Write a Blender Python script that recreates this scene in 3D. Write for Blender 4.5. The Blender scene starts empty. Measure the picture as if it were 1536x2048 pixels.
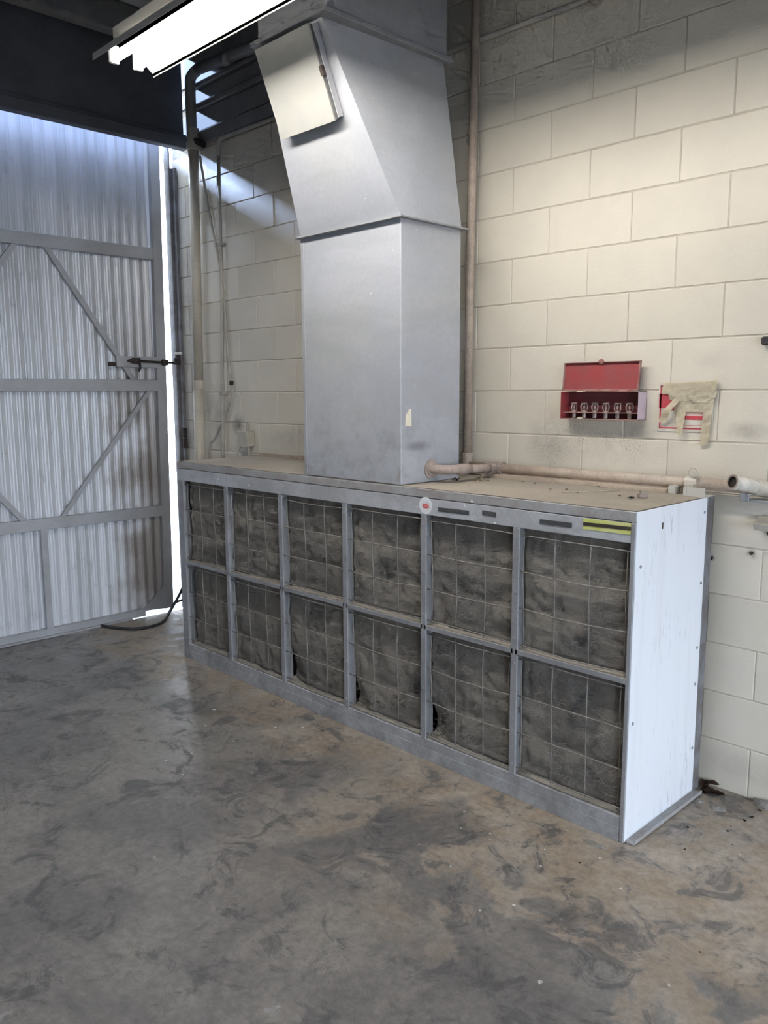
import bpy, bmesh, math, random
from mathutils import Vector, Matrix, noise

R = random.Random(7)
S = bpy.context.scene
C = S.collection

# ------------------------------------------------------------------ camera
cam_d = bpy.data.cameras.new('camera')
cam = bpy.data.objects.new('camera', cam_d)
C.objects.link(cam)
YAW, PIT, ROL = -0.7967, -0.1463, -0.0046
fw = Vector((math.sin(YAW) * math.cos(PIT), math.cos(YAW) * math.cos(PIT), math.sin(PIT)))
rt = Vector((math.cos(YAW), -math.sin(YAW), 0))
up = rt.cross(fw)
r2 = rt * math.cos(ROL) + up * math.sin(ROL)
u2 = -rt * math.sin(ROL) + up * math.cos(ROL)
m = Matrix((r2, u2, -fw)).transposed().to_4x4()
m.translation = Vector((1.7402, -3.2003, 1.6262))
cam.matrix_world = m
cam_d.sensor_fit = 'HORIZONTAL'
cam_d.sensor_width = 36
cam_d.lens = 36 * 1635.2 / 1536
cam_d.clip_start = 0.05
S.camera = cam

# ------------------------------------------------------------------ world, sun, daylight opening, exposure
w = bpy.data.worlds.new('sky'); S.world = w
w.use_nodes = True
bg = w.node_tree.nodes['Background']
bg.inputs[0].default_value = (0.77, 0.87, 1.0, 1)
bg.inputs[1].default_value = 8.0
sun_d = bpy.data.lights.new('sun', 'SUN'); sun = bpy.data.objects.new('sun', sun_d); C.objects.link(sun)
sun_d.energy = 52.0; sun_d.angle = math.radians(2.6); sun_d.color = (0.50, 0.66, 1.0)
sun.rotation_euler = Vector((1.0, 0.026, -0.52)).to_track_quat('-Z', 'Y').to_euler()
pd = bpy.data.lights.new('daylight_portal', 'AREA'); po = bpy.data.objects.new('daylight_portal', pd); C.objects.link(po)
pd.shape = 'RECTANGLE'; pd.size = 5.1; pd.size_y = 2.35
po.location = (4.19, -2.85, 1.175)
po.rotation_euler = Vector((-1, 0, 0)).to_track_quat('-Z', 'Z').to_euler()
pd.cycles.is_portal = True
S.view_settings.view_transform = 'Standard'
S.view_settings.look = 'None'
S.view_settings.gamma = 1
S.view_settings.use_curve_mapping = False
S.view_settings.exposure = 0.14
S.cycles.use_denoising = True
S.cycles.max_bounces = 6
S.cycles.diffuse_bounces = 4
S.cycles.glossy_bounces = 3
S.cycles.caustics_reflective = False
S.cycles.use_adaptive_sampling = True
S.cycles.adaptive_threshold = 0.1
S.cycles.adaptive_min_samples = 12

# ------------------------------------------------------------------ materials
def nodes_of(name):
    m = bpy.data.materials.new(name); m.use_nodes = True
    nt = m.node_tree
    return m, nt, nt.nodes, nt.links, nt.nodes['Principled BSDF']

def tex_noise(nt, vec, scale, detail=4, rough=0.6, dist=0.0):
    n = nt.nodes.new('ShaderNodeTexNoise')
    n.inputs['Scale'].default_value = scale; n.inputs['Detail'].default_value = min(detail, 5)
    n.inputs['Roughness'].default_value = rough; n.inputs['Distortion'].default_value = dist
    nt.links.new(vec, n.inputs['Vector'])
    return n.outputs['Fac']

def mapr(nt, v, a, b, c=0.0, d=1.0, smooth=True):
    n = nt.nodes.new('ShaderNodeMapRange')
    if smooth: n.interpolation_type = 'SMOOTHSTEP'
    nt.links.new(v, n.inputs[0])
    for i, x in enumerate((a, b, c, d)): n.inputs[i + 1].default_value = x
    return n.outputs[0]

def mth(nt, op, a, b=None):
    n = nt.nodes.new('ShaderNodeMath'); n.operation = op
    for i, x in enumerate((a, b)):
        if x is None: continue
        if isinstance(x, (int, float)): n.inputs[i].default_value = x
        else: nt.links.new(x, n.inputs[i])
    return n.outputs[0]

def mixc(nt, fac, a, b, mode='MIX'):
    n = nt.nodes.new('ShaderNodeMix'); n.data_type = 'RGBA'; n.blend_type = mode
    if isinstance(fac, (int, float)): n.inputs[0].default_value = fac
    else: nt.links.new(fac, n.inputs[0])
    for i, x in ((6, a), (7, b)):
        if isinstance(x, tuple): n.inputs[i].default_value = (*x, 1)
        else: nt.links.new(x, n.inputs[i])
    return n.outputs[2]

def world_pos(nt, stretch=None):
    g = nt.nodes.new('ShaderNodeNewGeometry').outputs['Position']
    if stretch:
        mp = nt.nodes.new('ShaderNodeMapping'); mp.inputs['Scale'].default_value = stretch
        nt.links.new(g, mp.inputs['Vector']); return mp.outputs[0]
    return g

def bump(nt, bs, h, strength, dist=0.01):
    b = nt.nodes.new('ShaderNodeBump'); b.inputs['Strength'].default_value = strength
    b.inputs['Distance'].default_value = dist
    nt.links.new(h, b.inputs['Height']); nt.links.new(b.outputs[0], bs.inputs['Normal'])

def blob(nt, pos, centre, radius, soft=0.5):
    """soft round stain mask around a point (radius per axis)"""
    mp = nt.nodes.new('ShaderNodeMapping'); mp.vector_type = 'TEXTURE'
    mp.inputs['Location'].default_value = centre; mp.inputs['Scale'].default_value = radius
    nt.links.new(pos, mp.inputs['Vector'])
    ln = nt.nodes.new('ShaderNodeVectorMath'); ln.operation = 'LENGTH'
    nt.links.new(mp.outputs[0], ln.inputs[0])
    return mapr(nt, ln.outputs['Value'], 1.0, 1.0 - soft)

def mat(name, col, col2=None, scale=6.0, rough=0.6, metal=0.0, fine=0.0, bmp=0.0, bscale=80.0, stretch=None, lo=.35, hi=.65, spec=0.5):
    m, nt, N, L, bs = nodes_of(name)
    pos = world_pos(nt, stretch)
    c = col
    if col2: c = mixc(nt, mapr(nt, tex_noise(nt, pos, scale, 6, .65, .3), lo, hi), col, col2)
    if fine:
        f = mapr(nt, tex_noise(nt, pos, bscale, 3, .7), .3, .7, 1 - fine, 1 + fine)
        c = mixc(nt, 1.0, c, f, 'MULTIPLY')
    if isinstance(c, tuple): bs.inputs['Base Color'].default_value = (*c, 1)
    else: L.new(c, bs.inputs['Base Color'])
    bs.inputs['Roughness'].default_value = rough; bs.inputs['Metallic'].default_value = metal
    bs.inputs['Specular IOR Level'].default_value = spec
    if bmp: bump(nt, bs, tex_noise(nt, pos, bscale, 4, .65), bmp)
    return m

def emit(name, col, strength):
    m, nt, N, L, bs = nodes_of(name)
    bs.inputs['Emission Color'].default_value = (*col, 1); bs.inputs['Emission Strength'].default_value = strength
    bs.inputs['Base Color'].default_value = (.8, .8, .8, 1)
    return m

# painted block wall: cream paint, pitted, with grime patches and speckled spatter
def wall_material():
    m, nt, N, L, bs = nodes_of('cream block paint')
    pos = world_pos(nt)
    c = mixc(nt, mapr(nt, tex_noise(nt, pos, 1.3, 5, .6), .35, .7), (.67, .62, .525), (.60, .555, .475))
    oi = N.new('ShaderNodeObjectInfo')
    c = mixc(nt, 1.0, c, mapr(nt, oi.outputs['Random'], 0, 1, .95, 1.03, False), 'MULTIPLY')
    # large soft grime low and around the pipework
    gr = None
    for ce, ra, st in [((-.42, 0, 1.40), (.20, .2, .20), .55), ((-.02, 0, 1.45), (.20, .2, .07), .45), ((-.2, 0, 1.40), (.5, .2, .14), .35),
                       ((.46, 0, 1.47), (.12, .2, .05), .5), ((-2.95, 0, 1.41), (.10, .2, .10), .8), ((-3.25, 0, 1.5), (.35, .2, .25), .35),
                       ((-.95, 0, 1.45), (.12, .2, .5), .4), ((-2.3, 0, 1.35), (.5, .2, .12), .35), ((.30, 0, 1.75), (.10, .2, .06), .15),
                       ((-3.5, 0, 2.0), (.25, .3, 1.6), .45), ((.55, 0, .12), (.5, .2, .10), .25), ((-.9, 0, 2.2), (.1, .2, .1), .3)]:
        b = mth(nt, 'MULTIPLY', blob(nt, pos, ce, ra, .9), st)
        gr = b if gr is None else mth(nt, 'MAXIMUM', gr, b)
    gr = mth(nt, 'MULTIPLY', gr, mapr(nt, tex_noise(nt, pos, 9, 5, .7), .25, .75, .25, 1.2))
    c = mixc(nt, gr, c, (.20, .18, .16))
    # dark spatter below the sprinkler cupboard
    sp = None
    for ce, ra in [((-.28, 0, 1.45), (.13, .2, .10)), ((-.40, 0, 1.36), (.20, .2, .10)), ((-.02, 0, 1.39), (.10, .2, .08)), ((-.2, 0, 1.42), (.3, .2, .06))]:
        b = blob(nt, pos, ce, ra, .7); sp = b if sp is None else mth(nt, 'MAXIMUM', sp, b)
    thr = mapr(nt, tex_noise(nt, pos, 130, 4, .6), .57, .63)
    c = mixc(nt, mth(nt, 'MULTIPLY', mth(nt, 'MULTIPLY', sp, thr), .6), c, (.10, .09, .08))
    # pits
    pit = mapr(nt, tex_noise(nt, pos, 60, 3, .6), .68, .74)
    c = mixc(nt, mth(nt, 'MULTIPLY', pit, .25), c, (.3, .27, .23))
    L.new(c, bs.inputs['Base Color']); bs.inputs['Roughness'].default_value = .62
    h = mth(nt, 'ADD', tex_noise(nt, pos, 140, 4, .7), mth(nt, 'MULTIPLY', tex_noise(nt, pos, 22, 3), .8))
    bump(nt, bs, h, .28, .006)
    return m

def floor_material():
    m, nt, N, L, bs = nodes_of('worn concrete')
    pos = world_pos(nt)
    n1 = tex_noise(nt, pos, 1.9, 8, .70, .5)
    n2 = tex_noise(nt, pos, 5.5, 10, .74, .9)
    n3 = tex_noise(nt, pos, 30, 6, .75)
    c = mixc(nt, mapr(nt, n1, .38, .62), (.132, .124, .120), (.205, .190, .176))
    c = mixc(nt, mapr(nt, n2, .52, .63, 0, .75), c, (.072, .071, .075))
    # broken dark scrapes
    c = mixc(nt, mapr(nt, tex_noise(nt, world_pos(nt, (5, 11, 5)), 1.0, 10, .78, 1.6), .60, .68, 0, .55), c, (.060, .058, .058))
    # tan sand and dust: builds up along the cabinet foot and spreads on the right
    sx = N.new('ShaderNodeSeparateXYZ'); L.new(pos, sx.inputs[0])
    dist = mth(nt, 'ADD', mth(nt, 'ADD', sx.outputs[1], .66), mth(nt, 'MULTIPLY', mapr(nt, tex_noise(nt, pos, 2.5, 6, .65), .2, .8, -1, 1, False), .38))
    foot = mth(nt, 'MULTIPLY', mapr(nt, dist, -.46, -.04), .85)
    gen = mth(nt, 'MULTIPLY', mapr(nt, sx.outputs[0], -1.4, -.1), mapr(nt, tex_noise(nt, pos, 2.1, 10, .64, .7), .495, .55))
    gen = mth(nt, 'MULTIPLY', gen, mapr(nt, sx.outputs[1], -1.95, -1.0))
    foot = mth(nt, 'MAXIMUM', foot, mth(nt, 'MULTIPLY', mapr(nt, dist, -.52, -.22), mapr(nt, sx.outputs[0], -1.2, -.2)))
    sand = mth(nt, 'MAXIMUM', foot, mth(nt, 'MULTIPLY', gen, .95))
    sand = mth(nt, 'MULTIPLY', sand, mapr(nt, n2, .62, .50, .25, 1))
    c = mixc(nt, sand, c, mixc(nt, mapr(nt, tex_noise(nt, pos, 4, 4), .4, .62), (.285, .228, .172), (.325, .28, .235)))
    # pale scuffs
    c = mixc(nt, mapr(nt, tex_noise(nt, pos, 9, 10, .78, 1.2), .62, .70, 0, .5), c, (.33, .325, .325))
    c = mixc(nt, 1.0, c, mapr(nt, n3, .3, .7, .80, 1.18), 'MULTIPLY')
    L.new(c, bs.inputs['Base Color'])
    rg = mth(nt, 'MAXIMUM', mapr(nt, n2, .3, .7, .30, .55), mth(nt, 'MULTIPLY', sand, .75))
    L.new(rg, bs.inputs['Roughness'])
    h = mth(nt, 'ADD', mth(nt, 'MULTIPLY', n3, .5), tex_noise(nt, pos, 90, 4, .7))
    bump(nt, bs, h, .22, .006)
    return m

def galv_material(name, a, b, warm, rough=.46, metal=.35):
    m, nt, N, L, bs = nodes_of(name)
    pos = world_pos(nt)
    c = mixc(nt, mapr(nt, tex_noise(nt, pos, 2.2, 6, .6, .4), .35, .65), a, b)
    c = mixc(nt, mapr(nt, tex_noise(nt, pos, 1.4, 4, .5, .2), .5, .72, 0, .55), c, warm)
    v = N.new('ShaderNodeTexVoronoi'); v.inputs['Scale'].default_value = 55
    L.new(pos, v.inputs['Vector'])
    c = mixc(nt, 1.0, c, mapr(nt, v.outputs['Distance'], 0, .8, 1.03, .96, False), 'MULTIPLY')
    # grime and small white chips near the bottom
    sx = N.new('ShaderNodeSeparateXYZ'); L.new(pos, sx.inputs[0])
    low = mapr(nt, sx.outputs[2], 1.75, 1.2)
    c = mixc(nt, mth(nt, 'MULTIPLY', mth(nt, 'MULTIPLY', low, mapr(nt, tex_noise(nt, pos, 6, 6, .7), .46, .68)), .6), c, (.20, .20, .20))
    c = mixc(nt, mth(nt, 'MULTIPLY', blob(nt, pos, (-.76, -.55, 1.385), (.1, .12, .035), .9), .6), c, (.09, .09, .10))
    c = mixc(nt, mth(nt, 'MULTIPLY', mapr(nt, tex_noise(nt, pos, 48, 2, .5), .765, .78), .8), c, (.7, .7, .68))
    L.new(c, bs.inputs['Base Color'])
    bs.inputs['Roughness'].default_value = rough; bs.inputs['Metallic'].default_value = metal
    c2 = mixc(nt, mapr(nt, tex_noise(nt, world_pos(nt, (1.2, 1.2, 5)), 1.0, 5, .65, .5), .42, .66, 0, .35), c, (.30, .31, .32))
    L.new(c2, bs.inputs['Base Color'])
    bump(nt, bs, tex_noise(nt, pos, 3.0, 3, .5), .10, .05)
    return m

def side_panel_material():
    m, nt, N, L, bs = nodes_of('white panel paint')
    pos = world_pos(nt); st = world_pos(nt, (14, 14, 1.1))
    c = mixc(nt, mapr(nt, tex_noise(nt, st, 1.0, 5, .6), .48, .75, 0, .35), (.74, .77, .83), (.60, .60, .62))
    c = mixc(nt, mth(nt, 'MULTIPLY', mapr(nt, tex_noise(nt, world_pos(nt, (60, 60, 6)), 1.0, 5, .7), .57, .72), mapr(nt, tex_noise(nt, pos, 3, 3), .42, .58)), c, (.33, .33, .35))
    L.new(c, bs.inputs['Base Color']); bs.inputs['Roughness'].default_value = .42
    bump(nt, bs, tex_noise(nt, pos, 5, 3), .06, .03)
    return m

def gate_material():
    m, nt, N, L, bs = nodes_of('silver painted corrugated iron')
    pos = world_pos(nt); st = world_pos(nt, (9, 9, .5))
    c = mixc(nt, mapr(nt, tex_noise(nt, st, 1.4, 4, .6), .35, .65), (.70, .72, .77), (.58, .60, .64))
    sx = N.new('ShaderNodeSeparateXYZ'); L.new(pos, sx.inputs[0])
    # brown rust staining toward the latch side, stronger near the foot
    edge = mth(nt, 'ADD', sx.outputs[1], mth(nt, 'MULTIPLY', mapr(nt, tex_noise(nt, pos, 2.2, 5, .6), .2, .8, -1, 1, False), .30))
    st2 = mth(nt, 'MULTIPLY', mapr(nt, edge, -.62, -.30), mapr(nt, sx.outputs[2], 2.9, .9, .15, .85))
    c = mixc(nt, st2, c, (.235, .195, .165))
    c = mixc(nt, mth(nt, 'MULTIPLY', mapr(nt, tex_noise(nt, pos, 9, 5, .7), .58, .75), .35), c, (.22, .20, .19))
    L.new(c, bs.inputs['Base Color']); bs.inputs['Roughness'].default_value = .36; bs.inputs['Metallic'].default_value = .12
    bump(nt, bs, tex_noise(nt, pos, 14, 3), .12, .02)
    return m

def pad_material():
    m, nt, N, L, bs = nodes_of('dirty filter fibre')
    pos = world_pos(nt)
    c = mixc(nt, mapr(nt, tex_noise(nt, pos, 3.2, 6, .65, .6), .36, .66), (.29, .264, .236), (.185, .174, .162))
    c = mixc(nt, mapr(nt, tex_noise(nt, pos, 2.3, 4, .6, .8), .60, .74, 0, .85), c, (.075, .077, .082))
    fib = mapr(nt, tex_noise(nt, world_pos(nt, (30, 30, 75)), 1.0, 6, .75, 2.2), .52, .70)
    c = mixc(nt, mth(nt, 'MULTIPLY', fib, .6), c, (.42, .39, .35))
    L.new(c, bs.inputs['Base Color']); bs.inputs['Roughness'].default_value = .95
    bs.inputs['Specular IOR Level'].default_value = .15
    bump(nt, bs, tex_noise(nt, world_pos(nt, (90, 90, 140)), 1.0, 5, .75, 1.5), .9, .008)
    return m

M = {}
M['wall'] = wall_material()
M['mortar'] = mat('mortar', (.56, .505, .42), (.42, .38, .32), 8, .85, bmp=.3)
M['floor'] = floor_material()
M['galv'] = galv_material('galvanised sheet', (.43, .445, .485), (.385, .40, .44), (.455, .455, .44), .48, .1)
M['galv_up'] = galv_material('galvanised upper sheet', (.36, .37, .40), (.32, .33, .36), (.37, .365, .35), .5, .1)
M['door'] = mat('access door sheet', (.34, .335, .305), (.31, .31, .29), 3, .5, .15)
M['frame'] = mat('grey frame paint', (.31, .315, .333), (.25, .253, .265), 5, .5, .1, fine=.06)
M['fascia'] = mat('worn grey fascia paint', (.47, .485, .515), (.36, .365, .38), 4, .48, .12, fine=.08)
M['sill'] = mat('grimy grey sill paint', (.36, .365, .38), (.25, .25, .255), 6, .6, .05, fine=.12, bscale=35)
M['fascia_top'] = mat('stained lid edge', (.36, .365, .375), (.30, .275, .265), 4.5, .55, .1, fine=.1)
M['topdust'] = mat('dusty sheet top', (.345, .305, .255), (.28, .25, .215), 3.5, .85, 0, fine=.1, bmp=.15, bscale=60)
M['dust'] = mat('lint dust', (.33, .30, .26), (.24, .22, .195), 9, .95, bmp=.5, bscale=90)
M['white'] = side_panel_material()
M['pad'] = pad_material()
M['fibre'] = mat('loose fibre', (.42, .385, .34), (.26, .24, .215), 7, .9)
M['wire'] = mat('dusty wire', (.29, .27, .25), (.20, .185, .175), 30, .7, .2)
M['gate'] = gate_material()
M['gframe'] = mat('silver gate frame paint', (.45, .46, .49), (.38, .385, .40), 3, .45, .2, fine=.05)
M['rust'] = mat('dark rusted iron', (.055, .038, .032), (.03, .027, .027), 20, .75, .3)
M['dark'] = mat('dark header paint', (.11, .115, .135), (.085, .09, .10), 4, .7)
M['ceil'] = mat('dark roof deck', (.15, .19, .18), (.12, .15, .147), 2, .8)
M['joist'] = mat('roof joist paint', (.34, .34, .34), (.26, .26, .265), 5, .6)
M['jamb'] = mat('jamb and shaded post paint', (.20, .205, .225), (.12, .11, .11), 9, .6, .1)
M['pipe'] = mat('dusty painted pipe', (.48, .40, .325), (.36, .29, .24), 7, .6, fine=.1)
M['pipe2'] = mat('dusty pink pipe', (.40, .325, .29), (.27, .215, .19), 9, .65, fine=.1)
M['cpipe'] = mat('cream painted pipe', (.55, .50, .42), (.45, .41, .35), 4, .5, fine=.06)
M['conduit'] = mat('painted conduit', (.46, .43, .375), (.36, .335, .30), 6, .5)
M['bore'] = mat('dark pipe bore', (.035, .025, .02), None, 1, .9)
M['red'] = mat('dusty red enamel', (.29, .038, .042), (.25, .055, .055), 12, .5, fine=.08, bscale=150)
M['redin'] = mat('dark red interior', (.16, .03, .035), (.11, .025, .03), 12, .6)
M['redside'] = mat('faded pink enamel', (.52, .42, .47), (.42, .25, .28), 8, .45, lo=.55, hi=.8)
M['rim'] = mat('dusty red rim', (.36, .24, .20), (.30, .11, .10), 15, .65)
M['brass'] = mat('dusty sprinkler brass', (.30, .24, .21), (.42, .36, .33), 60, .5, .4)
M['tape'] = mat('masking tape', (.80, .74, .59), (.73, .66, .52), 14, .75, fine=.05)
M['signwhite'] = mat('sign white', (.66, .63, .56), (.50, .46, .40), 18, .6)
M['signred'] = mat('sign red', (.50, .05, .07), (.40, .06, .08), 25, .6)
M['signpale'] = mat('sign faded red print', (.48, .22, .20), (.60, .42, .38), 90, .6)
M['stickwhite'] = mat('sticker white', (.72, .75, .77), None, 1, .5)
M['stickred'] = mat('sticker red', (.55, .10, .10), None, 1, .5)
M['stickpink'] = mat('sticker light red', (.72, .25, .24), None, 1, .5)
M['black'] = mat('black tape', (.055, .056, .062), (.08, .08, .084), 40, .6)
M['yellow'] = mat('yellow tape', (.55, .58, .13), (.62, .62, .28), 20, .55)
M['brownstripe'] = mat('dark stripe', (.045, .035, .025), None, 1, .6)
M['rubber'] = mat('black rubber', (.018, .018, .021), (.035, .033, .033), 20, .6)
M['chip'] = mat('white paint chip', (.75, .75, .72), None, 1, .7)
M['pale'] = mat('pale scrap', (.52, .47, .36), (.40, .35, .28), 30, .85)
M['leaf'] = mat('dry brown leaf', (.085, .042, .028), (.045, .028, .022), 40, .8)
M['darkbit'] = mat('dark debris', (.045, .038, .034), None, 1, .9)
M['lump'] = mat('concrete crumb', (.27, .25, .225), (.20, .19, .175), 25, .9, bmp=.5, bscale=70)
M['siding'] = mat('grey wall siding', (.24, .24, .245), (.19, .19, .20), 3, .5, .05)
M['reflect'] = mat('white reflector enamel', (.82, .82, .80), None, 1, .4)
M['housing'] = mat('fixture housing enamel', (.50, .48, .44), None, 1, .5)
M['tube'] = emit('lit fluorescent tube', (1.0, .955, .89), 66.0)
M['plain'] = mat('plain block paint', (.34, .32, .29), (.28, .265, .24), 1.5, .8)
M['ground'] = mat('outside concrete', (.55, .55, .54), (.48, .48, .47), 2, .9)
M['asphalt'] = mat('asphalt forecourt', (.09, .09, .092), (.07, .07, .072), 4, .9)
M['box'] = mat('painted metal box', (.50, .46, .39), (.42, .39, .33), 12, .55)

# ------------------------------------------------------------------ geometry helpers (world coordinates, shifted to the parent's base)
def wloc(o):
    v = Vector((0, 0, 0))
    while o is not None:
        v = v + o.location; o = o.parent
    return v

def tag(o, label=None, cat=None, group=None, kind=None):
    if label: o['label'] = label
    if cat: o['category'] = cat
    if group: o['group'] = group
    if kind: o['kind'] = kind
    return o

def thing(name, loc, label, cat, group=None):
    o = bpy.data.objects.new(name, None); C.objects.link(o)
    o.location = loc; o.empty_display_size = .1
    return tag(o, label, cat, group)

def obj(name, bm, material, parent=None, origin=None, smooth=False):
    base = wloc(parent) if parent is not None else Vector(origin if origin else (0, 0, 0))
    bmesh.ops.recalc_face_normals(bm, faces=bm.faces[:])
    for v in bm.verts: v.co -= base
    me = bpy.data.meshes.new(name); bm.to_mesh(me); bm.free()
    mats = material if isinstance(material, (list, tuple)) else [material]
    for k in mats: me.materials.append(M[k])
    if smooth:
        for f in me.polygons: f.use_smooth = True
    o = bpy.data.objects.new(name, me); C.objects.link(o)
    if parent is not None: o.parent = parent
    else: o.location = base
    return o

def B(): return bmesh.new()

def box(bm, a, b, bev=0.0, mi=0):
    x0, y0, z0 = (min(a[i], b[i]) for i in range(3)); x1, y1, z1 = (max(a[i], b[i]) for i in range(3))
    vs = [bm.verts.new(p) for p in ((x0,y0,z0),(x1,y0,z0),(x1,y1,z0),(x0,y1,z0),(x0,y0,z1),(x1,y0,z1),(x1,y1,z1),(x0,y1,z1))]
    fs = [bm.faces.new([vs[i] for i in f]) for f in ((0,3,2,1),(4,5,6,7),(0,1,5,4),(1,2,6,5),(2,3,7,6),(3,0,4,7))]
    for f in fs: f.material_index = mi
    if bev:
        es = list({e for f in fs for e in f.edges})
        bmesh.ops.bevel(bm, geom=es, offset=bev, segments=1, affect='EDGES')
    return bm

def hexa(bm, pts):
    """8 points: bottom ring 0-3, top ring 4-7"""
    vs = [bm.verts.new(p) for p in pts]
    for f in ((0,3,2,1),(4,5,6,7),(0,1,5,4),(1,2,6,5),(2,3,7,6),(3,0,4,7)): bm.faces.new([vs[i] for i in f])
    return bm

def bar(bm, a, b, wd, th, nrm):
    """flat bar from a to b, width wd across, thickness th along nrm"""
    a, b, n = Vector(a), Vector(b), Vector(nrm).normalized()
    d = (b - a).normalized(); s = d.cross(n).normalized() * wd / 2; t = n * th / 2
    return hexa(bm, [a - s - t, a + s - t, a + s + t, a - s + t, b - s - t, b + s - t, b + s + t, b - s + t])

def tube(bm, pts, r, n=10, cap=True, radii=None):
    pts = [Vector(p) for p in pts]
    k = len(pts); rings = []
    d0 = (pts[1] - pts[0]).normalized()
    ref = Vector((0, 0, 1)) if abs(d0.z) < .9 else Vector((1, 0, 0))
    side = d0.cross(ref).normalized()
    for i, p in enumerate(pts):
        if i == 0: d = d0
        elif i == k - 1: d = (pts[-1] - pts[-2]).normalized()
        else: d = ((pts[i + 1] - p).normalized() + (p - pts[i - 1]).normalized()).normalized()
        side = (side - d * side.dot(d)).normalized(); o = d.cross(side)
        rr = radii[i] if radii else r
        rings.append([bm.verts.new(p + (side * math.cos(2 * math.pi * j / n) + o * math.sin(2 * math.pi * j / n)) * rr) for j in range(n)])
    for i in range(k - 1):
        for j in range(n):
            bm.faces.new((rings[i][j], rings[i][(j + 1) % n], rings[i + 1][(j + 1) % n], rings[i + 1][j]))
    if cap:
        bm.faces.new(rings[0][::-1]); bm.faces.new(rings[-1])
    return bm

def spline(pts, n=8):
    P = [Vector(p) for p in pts]; out = []
    for i in range(len(P) - 1):
        p0 = P[max(i - 1, 0)]; p1 = P[i]; p2 = P[i + 1]; p3 = P[min(i + 2, len(P) - 1)]
        for j in range(n):
            t = j / n
            out.append(.5 * ((2 * p1) + (-p0 + p2) * t + (2 * p0 - 5 * p1 + 4 * p2 - p3) * t * t + (-p0 + 3 * p1 - 3 * p2 + p3) * t ** 3))
    out.append(P[-1]); return out

def disc(bm, c, nrm, rx, ry, th, n=24, upv=(0, 0, 1)):
    c, nn, u = Vector(c), Vector(nrm).normalized(), Vector(upv)
    s = u.cross(nn).normalized(); u = nn.cross(s)
    ra = [bm.verts.new(c + s * rx * math.cos(2*math.pi*i/n) + u * ry * math.sin(2*math.pi*i/n)) for i in range(n)]
    rb = [bm.verts.new(v.co + nn * th) for v in ra]
    bm.faces.new(ra[::-1]); bm.faces.new(rb)
    for i in range(n): bm.faces.new((ra[i], ra[(i+1) % n], rb[(i+1) % n], rb[i]))
    return bm

def prism(bm, poly, nrm_off):
    """extrude a planar polygon by a vector"""
    off = Vector(nrm_off)
    a = [bm.verts.new(p) for p in poly]; b = [bm.verts.new(Vector(p) + off) for p in poly]
    bm.faces.new(a[::-1]); bm.faces.new(b)
    n = len(a)
    for i in range(n): bm.faces.new((a[i], a[(i+1) % n], b[(i+1) % n], b[i]))
    return bm

def struct(name, bm, material, parent=None, smooth=False):
    o = obj(name, bm, material, parent, smooth=smooth)
    if parent is None: o['kind'] = 'structure'
    return o

# ------------------------------------------------------------------ the setting
XL = -3.69         # end of the block wall
XR, YB, ZC = 4.2, -6.0, 4.02

bm = B()
box(bm, (-3.64, YB, -.12), (XR + .2, .15, 0))
struct('floor', bm, 'floor')
bm = B(); box(bm, (-14, -12, -.14), (-3.64, 6, -.012)); struct('floor_outside', bm, 'ground')
bm = B(); box(bm, (XR + .2, -10, -.14), (16, 4, -.012)); struct('floor_forecourt', bm, 'asphalt')

# back wall: mortar bed + individual blocks
bm = B(); box(bm, (XL + .02, .0035, 0), (XR + .2, .2, ZC))
wall = struct('wall_back', bm, 'mortar')
CH, CW, X0 = .2032, .4064, -.6697
GAP = .0045
def block_mesh(wd):
    b = B(); box(b, (-wd / 2, -.0, -(CH - GAP) / 2), (wd / 2, .16, (CH - GAP) / 2), .003)
    me = bpy.data.meshes.new('block'); b.to_mesh(me); b.free(); me.materials.append(M['wall']); return me
full = block_mesh(CW - GAP * .8)
cache = {}
def place_block(x0, x1, k):
    wd = round(x1 - x0, 3)
    if abs(wd - CW) < .002: me = full
    else:
        if wd not in cache: cache[wd] = block_mesh(wd - GAP * .8)
        me = cache[wd]
    o = bpy.data.objects.new('block', me); C.objects.link(o); o.parent = wall
    o.location = ((x0 + x1) / 2, R.uniform(-.0004, .0004), (k + .5) * CH)
XE = 2.45
for k in range(19):
    off = X0 if k % 2 == 0 else X0 + CW / 2
    n0 = math.floor((XL - off) / CW)
    x = off + n0 * CW
    xs = []
    while x < XE: xs.append(x); x += CW
    for x in xs:
        a, b = max(x, XL), x + CW
        if b - a < .04: continue
        if k >= 16 and b < -1.2: continue               # siding takes over above the left part
        if k <= 4 and a > -2.35 and b < .05: continue  # wholly behind the cabinet
        place_block(a, b, k)
# wall beyond the built courses, out of the frame
bm = B(); box(bm, (XE + CW / 2 + .1, -.001, 0), (XR, .0035, ZC)); struct('wall_back_far', bm, 'wall')
# siding above the left part of the block wall
sid = [(-3.40, 3.275, 3.352, .030, 'siding'), (-3.69, 3.366, 3.490, .012, 'siding'), (-3.31, 3.498, 3.530, .034, 'siding'),
       (-3.69, 3.544, 3.628, .012, 'siding'), (-3.31, 3.636, 3.662, .034, 'siding'), (-3.69, 3.674, 3.90, .012, 'siding')]
for x0, z0, z1, d, mk in sid:
    bm = B(); box(bm, (x0, -d, z0), (-1.26, .01, z1), .003)
    obj('siding_board', bm, mk, wall)
# other walls
bm = B(); box(bm, (-3.65, YB - .2, 0), (XR + .2, YB, ZC)); struct('wall_front', bm, 'plain')
bm = B()
box(bm, (XR, YB, 0), (XR + .2, -5.4, ZC)); box(bm, (XR, -.3, 0), (XR + .2, .1, ZC)); box(bm, (XR, -5.4, 2.35), (XR + .2, -.3, ZC))
struct('wall_right', bm, 'plain')
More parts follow.
